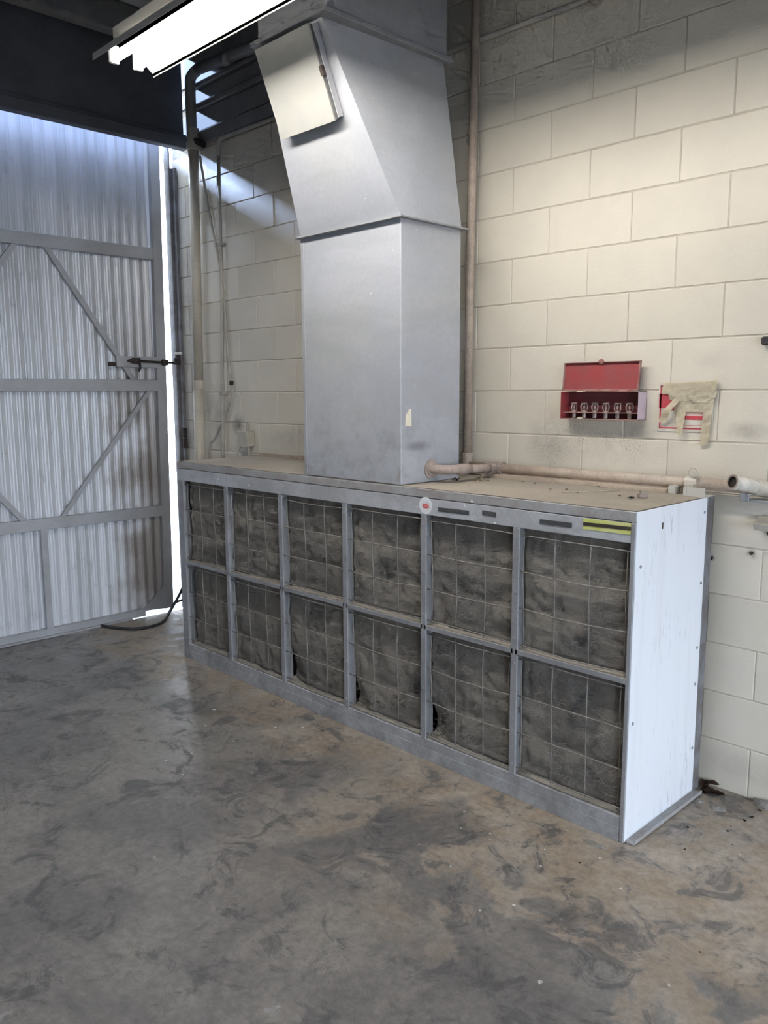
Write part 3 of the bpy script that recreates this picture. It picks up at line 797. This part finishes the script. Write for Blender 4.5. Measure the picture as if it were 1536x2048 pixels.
sd_ = thing('standpipe', (-3.375, -.062, 0), 'thick cream standpipe rising along wall between gate and duct, with couplings', 'pipe')
def spx(z): return -3.342 + .058 * (z - 1.2) / 2.1
bm = B(); tube(bm, [(spx(0), -.062, .002), (spx(1.66), -.062, 1.66)], .0375, 16); obj('lower_pipe', bm, 'cpipe', sd_, smooth=True)
bm = B(); tube(bm, [(spx(1.645), -.062, 1.645), (spx(1.71), -.062, 1.71)], .0405, 16); obj('coupling', bm, 'cpipe', sd_)
bm = B(); tube(bm, [(spx(1.70), -.062, 1.70), (spx(3.25), -.062, 3.25)], .0345, 16); obj('middle_pipe', bm, 'cpipe', sd_, smooth=True)
bm = B(); tube(bm, [(spx(3.235), -.062, 3.235), (spx(3.285), -.062, 3.285)], .047, 16); tube(bm, [(spx(3.285), -.062, 3.285), (spx(3.37), -.062, 3.37)], .042, 16); obj('coupling', bm, 'conduit', sd_)
bm = B(); tube(bm, spline([(spx(3.36), -.07, 3.36), (spx(3.62), -.075, 3.62), (spx(3.65) + .02, -.075, 3.69), (spx(3.7) + .12, -.075, 3.715)], 5), .035, 14); obj('upper_pipe', bm, 'siding', sd_, smooth=True)
bm = B(); tube(bm, [(spx(3.7) + .10, -.075, 3.713), (-2.4, -.085, 3.66), (-1.36, -.12, 3.62)], .036, 14); tube(bm, [(-2.86, -.08, 3.685), (-2.78, -.08, 3.681)], .042, 14); obj('branch_run', bm, 'siding', sd_, smooth=True)
bm = B(); tube(bm, [(spx(3.28) + .03, -.062, 3.29), (spx(3.28) + .11, -.05, 3.25)], .022, 12); obj('side_outlet', bm, 'rust', sd_)

lc = thing('loose_cable', (-3.1, -.03, 0), 'slack painted cable strung between standpipe and thin conduit', 'cable')
bm = B(); tube(bm, spline([(-3.262, -.028, 3.20), (-3.235, -.022, 3.05), (-3.16, -.02, 2.74), (-3.085, -.02, 2.50), (-3.04, -.02, 2.24), (-3.02, -.02, 1.95), (-2.995, -.02, 1.76), (-2.985, -.02, 1.70)], 5), .0085, 8); obj('upper_length', bm, 'conduit', lc, smooth=True)
bm = B(); tube(bm, spline([(-2.985, -.02, 1.68), (-3.0, -.02, 1.60), (-3.06, -.022, 1.48), (-3.20, -.03, 1.30), (-3.25, -.04, 1.222), (-3.27, -.045, .7), (-3.28, -.05, .006)], 5), .0085, 8); obj('lower_length', bm, 'conduit', lc, smooth=True)
bm = B(); box(bm, (-2.998, -.032, 1.672), (-2.972, -.008, 1.704), .006); obj('splice', bm, 'rust', lc)

jb = thing('junction_box', (-2.80, -.035, 0), 'small cream metal junction box low on wall, left of duct', 'junction box')
bm = B(); box(bm, (-2.862, -.062, 1.268), (-2.760, -.003, 1.368), .004); obj('box_body', bm, 'box', jb)
bm = B(); box(bm, (-2.866, -.066, 1.266), (-2.757, -.061, 1.370), .002); obj('cover', bm, 'box', jb)
bm = B(); tube(bm, [(-2.80, -.03, 1.366), (-2.796, -.03, 1.405), (-2.785, -.03, 1.43)], .011, 10); obj('knockout_stub', bm, 'conduit', jb)
bm = B(); tube(bm, [(-2.855, -.045, 1.27), (-2.885, -.06, 1.222), (-2.89, -.06, .002)], .009, 8); obj('conduit_leg', bm, 'cpipe', jb)
bm = B(); tube(bm, [(-2.785, -.035, 1.27), (-2.785, -.035, .002)], .011, 10); tube(bm, [(-2.785, -.035, 1.262), (-2.785, -.035, 1.247)], .016, 8); obj('conduit_leg', bm, 'cpipe', jb)
# ------------------------------------------------------------------ sprinkler head cupboard
rb = thing('sprinkler_head_cabinet', (-.147, -.03, 1.503), 'open red metal spare sprinkler head cabinet on wall with lid raised', 'cabinet')
bx0, bx1, by0, bz0, bz1 = -.335, .042, -.068, 1.503, 1.622
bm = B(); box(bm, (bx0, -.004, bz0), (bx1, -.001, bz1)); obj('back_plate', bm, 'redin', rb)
bm = B(); box(bm, (bx0, by0, bz0), (bx1, -.001, bz0 + .0025)); obj('bottom_plate', bm, 'rim', rb)
bm = B(); box(bm, (bx0, by0 + .006, bz1 - .0025), (bx1, -.001, bz1)); obj('top_plate', bm, 'rim', rb)
bm = B(); box(bm, (bx0, by0, bz0), (bx0 + .0025, -.001, bz1)); obj('side_plate', bm, 'red', rb)
bm = B(); box(bm, (bx1 - .0025, by0, bz0), (bx1, -.001, bz1), .001); o = obj('side_plate', bm, 'redside', rb); o['label'] = 'faded pinkish right side of the red box'
bm = B(); box(bm, (bx0 + .003, -.058, 1.530), (bx1 - .003, -.004, 1.5325)); obj('rack_shelf', bm, 'rim', rb)
# raised lid: a shallow tray, hinged at the top edge
def lidpt(x, z, o): return Vector((x, -.040 + (z - 1.622) * .10 - o, z))
lx0, lx1, lz0, lz1 = -.338, .028, 1.626, 1.748
def lslab(x0, x1, z0, z1, o0, o1):
    b = B(); q = [(x0, z0), (x1, z0), (x1, z1), (x0, z1)]
    return hexa(b, [lidpt(x, z, o0) for x, z in q] + [lidpt(x, z, o1) for x, z in q])
lid = obj('lid', lslab(lx0, lx1, lz0, lz1, 0, .0025), 'red', rb)
obj('lid_rim', lslab(lx0, lx1, lz1 - .002, lz1, 0, .016), 'rim', lid)
obj('lid_rim', lslab(lx0, lx0 + .002, lz0, lz1, 0, .016), 'rim', lid)
obj('lid_rim', lslab(lx1 - .002, lx1, lz0, lz1, 0, .016), 'rim', lid)
obj('lid_rim', lslab(lx0, lx1, lz0, lz0 + .006, 0, .008), 'rim', lid)
bm = B(); q = lidpt(-.155, lz1 + .001, .010); disc(bm, q, (0, -1, 0), .013, .012, .003, 16); obj('lid_tab', bm, 'rim', lid)
for x in (-.24, -.04):
    bm = B(); tube(bm, [(x - .02, -.05, 1.6235), (x + .02, -.05, 1.6235)], .0035, 8); obj('hinge', bm, 'rim', rb)
bm = B(); disc(bm, (-.235, by0 - .0006, 1.508), (0, -1, 0), .014, .005, .0008, 10); obj('paint_fleck', bm, 'pale', rb)
bm = B(); disc(bm, (-.243, by0 + .004, 1.6215), (0, -1, .3), .018, .003, .001, 10); obj('paint_fleck', bm, 'pale', rb)
hl = ['leftmost spare sprinkler head in red box, seen side-on', 'second spare sprinkler head in red box, with bent arms', 'third spare sprinkler head from left in red box',
      'fourth spare sprinkler head from left in red box', 'fifth spare sprinkler head in red box, square-framed', 'rightmost spare sprinkler head in red box, half behind side panel']
for i, x in enumerate((-.286, -.235, -.182, -.128, -.072, -.016)):
    h = thing('spare_sprinkler', (x, -.034, 1.507), hl[i], 'sprinkler head', 'spare sprinkler heads in the red box')
    bm = B(); tube(bm, [(x, -.034, 1.508), (x, -.034, 1.530)], .009, 10); tube(bm, [(x, -.034, 1.5325), (x, -.034, 1.540)], .0125, 6); obj('threaded_base', bm, 'brass', h)
    rz = {0: 1.25, 1: .5, 4: 0, 5: .5}.get(i, .1); c_, s_n = math.cos(rz), math.sin(rz)
    sq = i == 4
    bm = B()
    for s in (-1, 1):
        pr = [(s * .010, 1.539), (s * .014, 1.549), (s * .0145, 1.558), (s * .011, 1.567), (s * .003, 1.571)] if not sq else [(s * .012, 1.539), (s * .014, 1.545), (s * .014, 1.565), (s * .012, 1.570), (s * .003, 1.571)]
        tube(bm, [(x + a * c_, -.034 + a * s_n, z) for a, z in pr], .0028, 6)
    obj('frame_arms', bm, 'brass', h, smooth=True)
    bm = B(); tube(bm, [(x, -.034, 1.539), (x, -.034, 1.572)], .0022, 6, radii=None); tube(bm, [(x, -.034, 1.548), (x, -.034, 1.560)], .0045, 8); obj('link', bm, 'brass', h)
    bm = B(); disc(bm, (x, -.034, 1.5715), (0, .1 * (i % 3 - 1), 1), .0145, .0145, .0016, 14, upv=(0, 1, 0)); obj('deflector', bm, 'brass', h)

# ------------------------------------------------------------------ taped-over wall sign
sg = thing('wall_sign', (.21, -.004, 1.456), 'red and white wall sign mostly covered by peeling masking tape', 'sign')
bm = B(); box(bm, (.096, -.004, 1.458), (.328, -.0005, 1.655), .001); obj('plate', bm, 'signwhite', sg)
def srect(x0, x1, z0, z1, mk, name): b = B(); box(b, (x0, -.0052, z0), (x1, -.004, z1)); return obj(name, b, mk, sg)
srect(.104, .110, 1.472, 1.645, 'signred', 'printed_border'); srect(.104, .320, 1.470, 1.476, 'signred', 'printed_border'); srect(.314, .320, 1.472, 1.645, 'signred', 'printed_border'); srect(.104, .320, 1.640, 1.646, 'signred', 'printed_border')
srect(.100, .150, 1.553, 1.612, 'signred', 'printed_block'); srect(.150, .22, 1.545, 1.60, 'signred', 'printed_block')
srect(.185, .305, 1.508, 1.524, 'signred', 'printed_bar'); srect(.190, .302, 1.530, 1.538, 'signpale', 'printed_line'); srect(.190, .300, 1.484, 1.487, 'signpale', 'printed_line')
def strip(pts, name='tape_piece', n=10, m=6, wob=.003, seed=0, lift=None):
    """crumpled tape: quad given by 4 corner points (x,z), waved off the wall"""
    b = B(); g = []
    for j in range(m + 1):
        row = []
        for i in range(n + 1):
            u, v = i / n, j / m
            x = (pts[0][0] * (1-u) + pts[1][0] * u) * (1-v) + (pts[3][0] * (1-u) + pts[2][0] * u) * v
            z = (pts[0][1] * (1-u) + pts[1][1] * u) * (1-v) + (pts[3][1] * (1-u) + pts[2][1] * u) * v
            P = Vector((x * 45 + seed, z * 45, seed))
            e = .0025 * noise.noise(P * .8 + Vector((9, 0, 0)))
            yy = -.0075 - wob * (1 + noise.noise(P)) - (lift(u, v) if lift else 0)
            row.append(b.verts.new((x + e, yy, z + e)))
        g.append(row)
    for j in range(m):
        for i in range(n): b.faces.new((g[j][i], g[j][i+1], g[j+1][i+1], g[j+1][i]))
    bmesh.ops.solidify(b, geom=b.faces[:], thickness=.0006)
    return obj(name, b, 'tape', sg, smooth=False)
strip([(.113, 1.612), (.335, 1.602), (.340, 1.660), (.118, 1.656)], seed=1, wob=.004)
strip([(.150, 1.585), (.320, 1.575), (.330, 1.625), (.135, 1.630)], seed=2, wob=.007)
strip([(.170, 1.540), (.300, 1.538), (.305, 1.60), (.165, 1.60)], seed=3, wob=.004)
strip([(.285, 1.405), (.318, 1.412), (.336, 1.62), (.298, 1.62)], n=5, m=14, seed=4, wob=.005)
strip([(.106, 1.497), (.140, 1.497), (.198, 1.592), (.172, 1.598)], n=5, m=10, seed=5, wob=.004, lift=lambda u, v: .020 * math.sin(math.pi * v) ** 2 + .010 * (1 - v))
strip([(.196, 1.440), (.214, 1.450), (.222, 1.545), (.176, 1.545)], n=5, m=8, seed=6, wob=.004, lift=lambda u, v: .015 * (1 - v))
strip([(.310, 1.585), (.342, 1.60), (.346, 1.675), (.318, 1.655)], n=5, m=8, seed=8, wob=.009)

# ------------------------------------------------------------------ fluorescent fixture
fx = thing('fluorescent_fixture', (-.43, -1.402, 2.976), 'lit twin-tube fluorescent strip light with white reflector hanging in front of duct', 'light fixture')
FX0, FX1 = -1.656, .784
ya, yb, zc_ = -1.534, -1.270, 2.98
yc = (ya + yb) / 2
prof = [(ya, zc_), (ya, zc_ + .010), (ya + .066, zc_ + .066), (ya + .088, zc_ + .072), (yb - .088, zc_ + .072), (yb - .066, zc_ + .066), (yb, zc_ + .010), (yb, zc_)]
bm = B()
P1 = [[bm.verts.new((x, y, z)) for y, z in prof] for x in (FX0, FX1)]
for i in range(len(prof) - 1): bm.faces.new((P1[0][i], P1[0][i+1], P1[1][i+1], P1[1][i]))
bmesh.ops.solidify(bm, geom=bm.faces[:], thickness=.003)
obj('reflector', bm, 'reflect', fx)
bm = B(); box(bm, (FX0 + .02, yc - .055, zc_ + .074), (FX1 - .02, yc + .055, zc_ + .14), .004); obj('ballast_housing', bm, 'housing', fx)
bm = B(); box(bm, (FX0, ya - .006, zc_ - .004), (FX1, ya - .003, zc_ + .022), .001); obj('lip', bm, 'housing', fx)
bm = B(); box(bm, (FX0, yb + .003, zc_ - .004), (FX1, yb + .006, zc_ + .022), .001); obj('lip', bm, 'housing', fx)
for y in (yc - .054, yc + .054):
    bm = B(); tube(bm, [(FX0 + .035, y, zc_ + .020), (FX1 - .035, y, zc_ + .020)], .019, 16); obj('lamp_tube', bm, 'tube', fx, smooth=True)
    for x in (FX0 + .012, FX1 - .034):
        bm = B(); box(bm, (x, y - .02, zc_ - .002), (x + .022, y + .02, zc_ + .068), .004); obj('lamp_holder', bm, 'reflect', fx)
for x in (-1.1, .2):
    bm = B()
    for k in range(27): tube(bm, [(x, yc + (.004 if k % 2 else -.004), zc_ + .14 + k * .027), (x, yc - (.004 if k % 2 else -.004), zc_ + .14 + (k + 1) * .027)], .003, 5)
    obj('hanging_chain', bm, 'frame', fx)

# ------------------------------------------------------------------ small things
rp = thing('rubber_hose', (-3.45, -.45, 0), 'black rubber hose curling on floor at the gate corner', 'hose')
bm = B(); tube(bm, spline([(-3.62, -.735, .012), (-3.50, -.69, .011), (-3.38, -.60, .011), (-3.36, -.48, .011), (-3.42, -.36, .012), (-3.53, -.24, .05), (-3.585, -.13, .14), (-3.595, -.08, .22)], 7), .0105, 9)
obj('hose_run', bm, 'rubber', rp, smooth=True)
bm = B(); tube(bm, [(-3.56, -.19, .085), (-3.58, -.07, .10)], .009, 8); obj('hose_tail', bm, 'rubber', rp)

pc = thing('pipe_plug', (.204, -.306, 1.2185), 'small brown pipe plug lying on cabinet top near right end', 'plug')
bm = B(); tube(bm, [(.204, -.306, 1.2195), (.204, -.306, 1.232)], .021, 6); obj('plug_head', bm, 'pipe2', pc)
bm = B(); tube(bm, [(.204, -.306, 1.232), (.204, -.306, 1.246)], .013, 10); obj('plug_thread', bm, 'topdust', pc)
bm = B(); tube(bm, [(-.087, -.412, 1.2225), (-.02, -.305, 1.2235), (.045, -.196, 1.2225)], .0022, 5); tag(obj('thin_stick', bm, 'pipe', origin=(-.02, -.3, 1.22)), 'thin straight stick lying across dusty cabinet top', 'stick')

def scrap(name, c, size, mk, label, cat, group=None, nrm_tilt=.2, seed=0, thick=.002):
    rr = random.Random(seed); b = B(); n = rr.randint(5, 8)
    poly = []
    for k in range(n):
        a = 2 * math.pi * k / n + rr.uniform(-.25, .25); r_ = size * rr.uniform(.55, 1.1)
        poly.append(Vector((c[0] + r_ * math.cos(a), c[1] + r_ * math.sin(a), c[2] + thick + abs(r_ * math.cos(a + seed)) * nrm_tilt)))
    cen = b.verts.new((c[0], c[1], c[2] + thick * .6))
    vs = [b.verts.new(p) for p in poly]
    for k in range(n): b.faces.new((cen, vs[k], vs[(k + 1) % n]))
    bmesh.ops.solidify(b, geom=b.faces[:], thickness=thick * .8)
    zmin = min(v.co.z for v in b.verts)
    for v in b.verts: v.co.z += c[2] - zmin
    return tag(obj(name, b, mk, origin=c), label, cat, group)
ZT = 1.2195
for k, (x, y, s) in enumerate([(-.622, -.255, .020), (-.605, -.285, .014), (-.640, -.265, .012), (-.600, -.245, .010), (-.615, -.315, .012)]):
    scrap('paper_flake', (x, y, ZT), s, 'pale', 'pale curled flake in small heap on cabinet top near branch pipe', 'flake', 'pale flakes beside the branch pipe', .5, 10 + k)
scrap('paper_flake', (-.665, -.215, ZT), .030, 'pale', 'largest pale flake, lying under the branch pipe', 'flake', None, .4, 3)
for k, (x, y, s) in enumerate([(-.735, -.335, .016), (-.715, -.33, .012), (-.725, -.30, .012), (-.70, -.35, .009)]):
    scrap('debris_crumb', (x, y, ZT), s, 'darkbit', 'dark crumb of debris beside duct foot on cabinet top', 'debris', 'dark crumbs at the duct foot', .7, 30 + k)
for k, (x, y, s) in enumerate([(-.45, -.18, .014), (-.37, -.20, .010), (-.30, -.14, .009), (-.2, -.33, .012), (-.14, -.30, .009), (-.05, -.36, .009), (.06, -.13, .010), (.19, -.36, .018), (.12, -.33, .007), (-.52, -.47, .008), (-.1, -.12, .008), (-.33, -.42, .006)]):
    scrap('debris_crumb', (x, y, ZT), s, 'darkbit' if k % 3 else 'pale', 'small crumb of debris scattered on open cabinet top', 'debris', 'crumbs scattered on the cabinet top', .35, 60 + k)

# dead leaves in the corner
lv = ['dry brown leaf leaning upright in corner behind white panel', 'dry brown leaf lying flat in corner heap', 'curled dark leaf at front of corner heap', 'pointed dry leaf tip reaching right from corner heap', 'small dark leaf under the corner heap']
for k, (x, y, z, yaw, pit, L_, wd) in enumerate([(.398, -.036, .010, .1, .55, .075, .040), (.400, -.060, .004, -.3, .30, .085, .050), (.405, -.085, .003, .5, .10, .055, .035), (.432, -.050, .003, -.35, .06, .075, .034), (.392, -.045, .002, 1.9, .35, .05, .035)]):
    b = B(); n = 8; rows = []
    for i in range(n + 1):
        t = i / n; hw = wd / 2 * math.sin(math.pi * min(1, t * .96 + .02)) ** .7
        px, pz = L_ * (t - .2) * math.cos(pit), L_ * t * math.sin(pit) + .008 * math.sin(t * 5 + k)
        row = []
        for s in (-1, 0, 1):
            dx, dy = px, s * hw
            row.append(b.verts.new((x + dx * math.cos(yaw) - dy * math.sin(yaw), y + dx * math.sin(yaw) + dy * math.cos(yaw), z + max(0, pz) + .010 * abs(s) * math.sin(math.pi * t))))
        rows.append(row)
    for i in range(n):
        for j in range(2): b.faces.new((rows[i][j], rows[i][j+1], rows[i+1][j+1], rows[i+1][j]))
    bmesh.ops.solidify(b, geom=b.faces[:], thickness=.001)
    zmin = min(v.co.z for v in b.verts)
    for v in b.verts:
        v.co.z += .001 - zmin
        v.co.y = min(v.co.y, -.006)
        if v.co.x < CX1 + .008 and v.co.y < -.05: v.co.x = CX1 + .008
    tag(obj('dry_leaf', b, 'leaf', origin=(x, y, 0)), lv[k], 'leaf', 'dead leaves in the corner')

def lump(name, c, rx, ry, rz_, mk, label, cat, group=None, seed=0):
    b = B(); bmesh.ops.create_icosphere(b, subdivisions=2, radius=1)
    for v in b.verts:
        f = 1 + .35 * noise.noise(v.co * 1.6 + Vector((seed, 0, 0)))
        v.co = Vector((c[0] + v.co.x * rx * f, c[1] + v.co.y * ry * f, max(0, v.co.z * rz_ * f)))
    return tag(obj(name, b, mk, origin=c, smooth=False), label, cat, group)
lump('concrete_lump', (.50, -.165, 0), .032, .026, .008, 'lump', 'flat round concrete lump on floor, largest by wall corner', 'lump', None, 1)
lump('concrete_lump', (.425, -.16, 0), .020, .016, .006, 'lump', 'flat concrete crumb beside end of cabinet floor flange', 'lump', None, 2)
lump('mortar_spill', (.64, -.02, 0), .07, .025, .030, 'lump', 'ragged mortar spill at foot of block wall', 'mortar spill', None, 3)
lump('mortar_spill', (.30 - .0, -.735, 0), .045, .016, .006, 'lump', 'rough grey mortar crumb in front of cabinet right corner', 'mortar spill', None, 5)

def at_floor(px, py):
    d = (r2 * ((px - 768) / 1635.2) - u2 * ((py - 1024) / 1635.2) + fw); o = cam.matrix_world.translation
    return o + d * (-o.z / d.z)
# white paint chips lying in the sand
for k, (px, py, s) in enumerate([(900,1733,.011),(1242,1778,.012),(1027,1812,.012),(1080,1965,.014),(1090,1700,.010),(1050,1718,.009),(1082,1733,.010),(960,1822,.008),(838,1690,.007),(980,1668,.008),(928,1624,.008),(980,1680,.006),(922,1657,.007),(1338,1972,.010),(428,1420,.018),(410,1452,.012),(552,1456,.018),(383,1508,.012),(332,1521,.010),(468,1483,.010),(605,1455,.014),(365,1550,.014),(1480,1710,.006),(1200,1718,.013)]):
    q = at_floor(px, py)
    scrap('paint_chip', (q.x, q.y, .0005), s * .62, 'chip', 'tiny white paint chip lying on concrete floor', 'paint chip', 'white chips on the floor', .25, 100 + k, .0015)
for k, (px, py, s) in enumerate([(1503,1635,.012),(1490,1642,.014),(1455,1663,.010),(1462,1653,.007),(1520,1622,.013),(1370,1700,.008),(1375,1655,.010),(1465,1690,.007),(1160,1727,.007),(1400,1905,.006)]):
    q = at_floor(px, py)
    scrap('dirt_crumb', (q.x, q.y, .0005), s * .7, 'darkbit', 'tiny dark dirt crumb on floor right of cabinet', 'dirt crumb', 'dark crumbs on the floor', .5, 200 + k, .002)

# wall fixings
for (x, z, lab) in ((.356, .959, 'rusty wall anchor stub beside white end panel, lower one'), (.512, 1.001, 'wall anchor stub farthest right below pipe stub')):
    a = thing('wall_anchor', (x, -.006, z), lab, 'anchor')
    bm = B(); disc(bm, (x, -.0005, z), (0, -1, 0), .014, .014, .004, 12); obj('washer', bm, 'box', a)
    bm = B(); tube(bm, [(x, -.004, z), (x, -.016, z - .002)], .006, 8); obj('stud', bm, 'rust', a)
a = thing('cable_fitting', (.535, -.01, 1.80), 'black fitting on wall at right edge, above taped sign height', 'fitting')
bm = B(); box(bm, (.505, -.03, 1.79), (.56, -.002, 1.822), .006); obj('fitting_body', bm, 'rubber', a)
bm = B(); tube(bm, [(.55, -.015, 1.806), (.70, -.015, 1.81)], .008, 8); obj('fitting_cable', bm, 'rubber', a)
a = thing('wall_bracket', (.57, -.03, 1.11), 'greenish grey wall bracket at right edge below pipe stub', 'bracket')
bm = B(); prism(bm, [(.535, -.075, 1.125), (.535, -.02, 1.15), (.535, -.001, 1.15), (.535, -.001, 1.10), (.535, -.06, 1.10)], (.09, 0, 0)); obj('bracket_body', bm, 'box', a)
bm = B(); disc(bm, (.575, -.001, 1.085), (0, -1, 0), .01, .01, .01, 10); obj('screw', bm, 'rust', a)
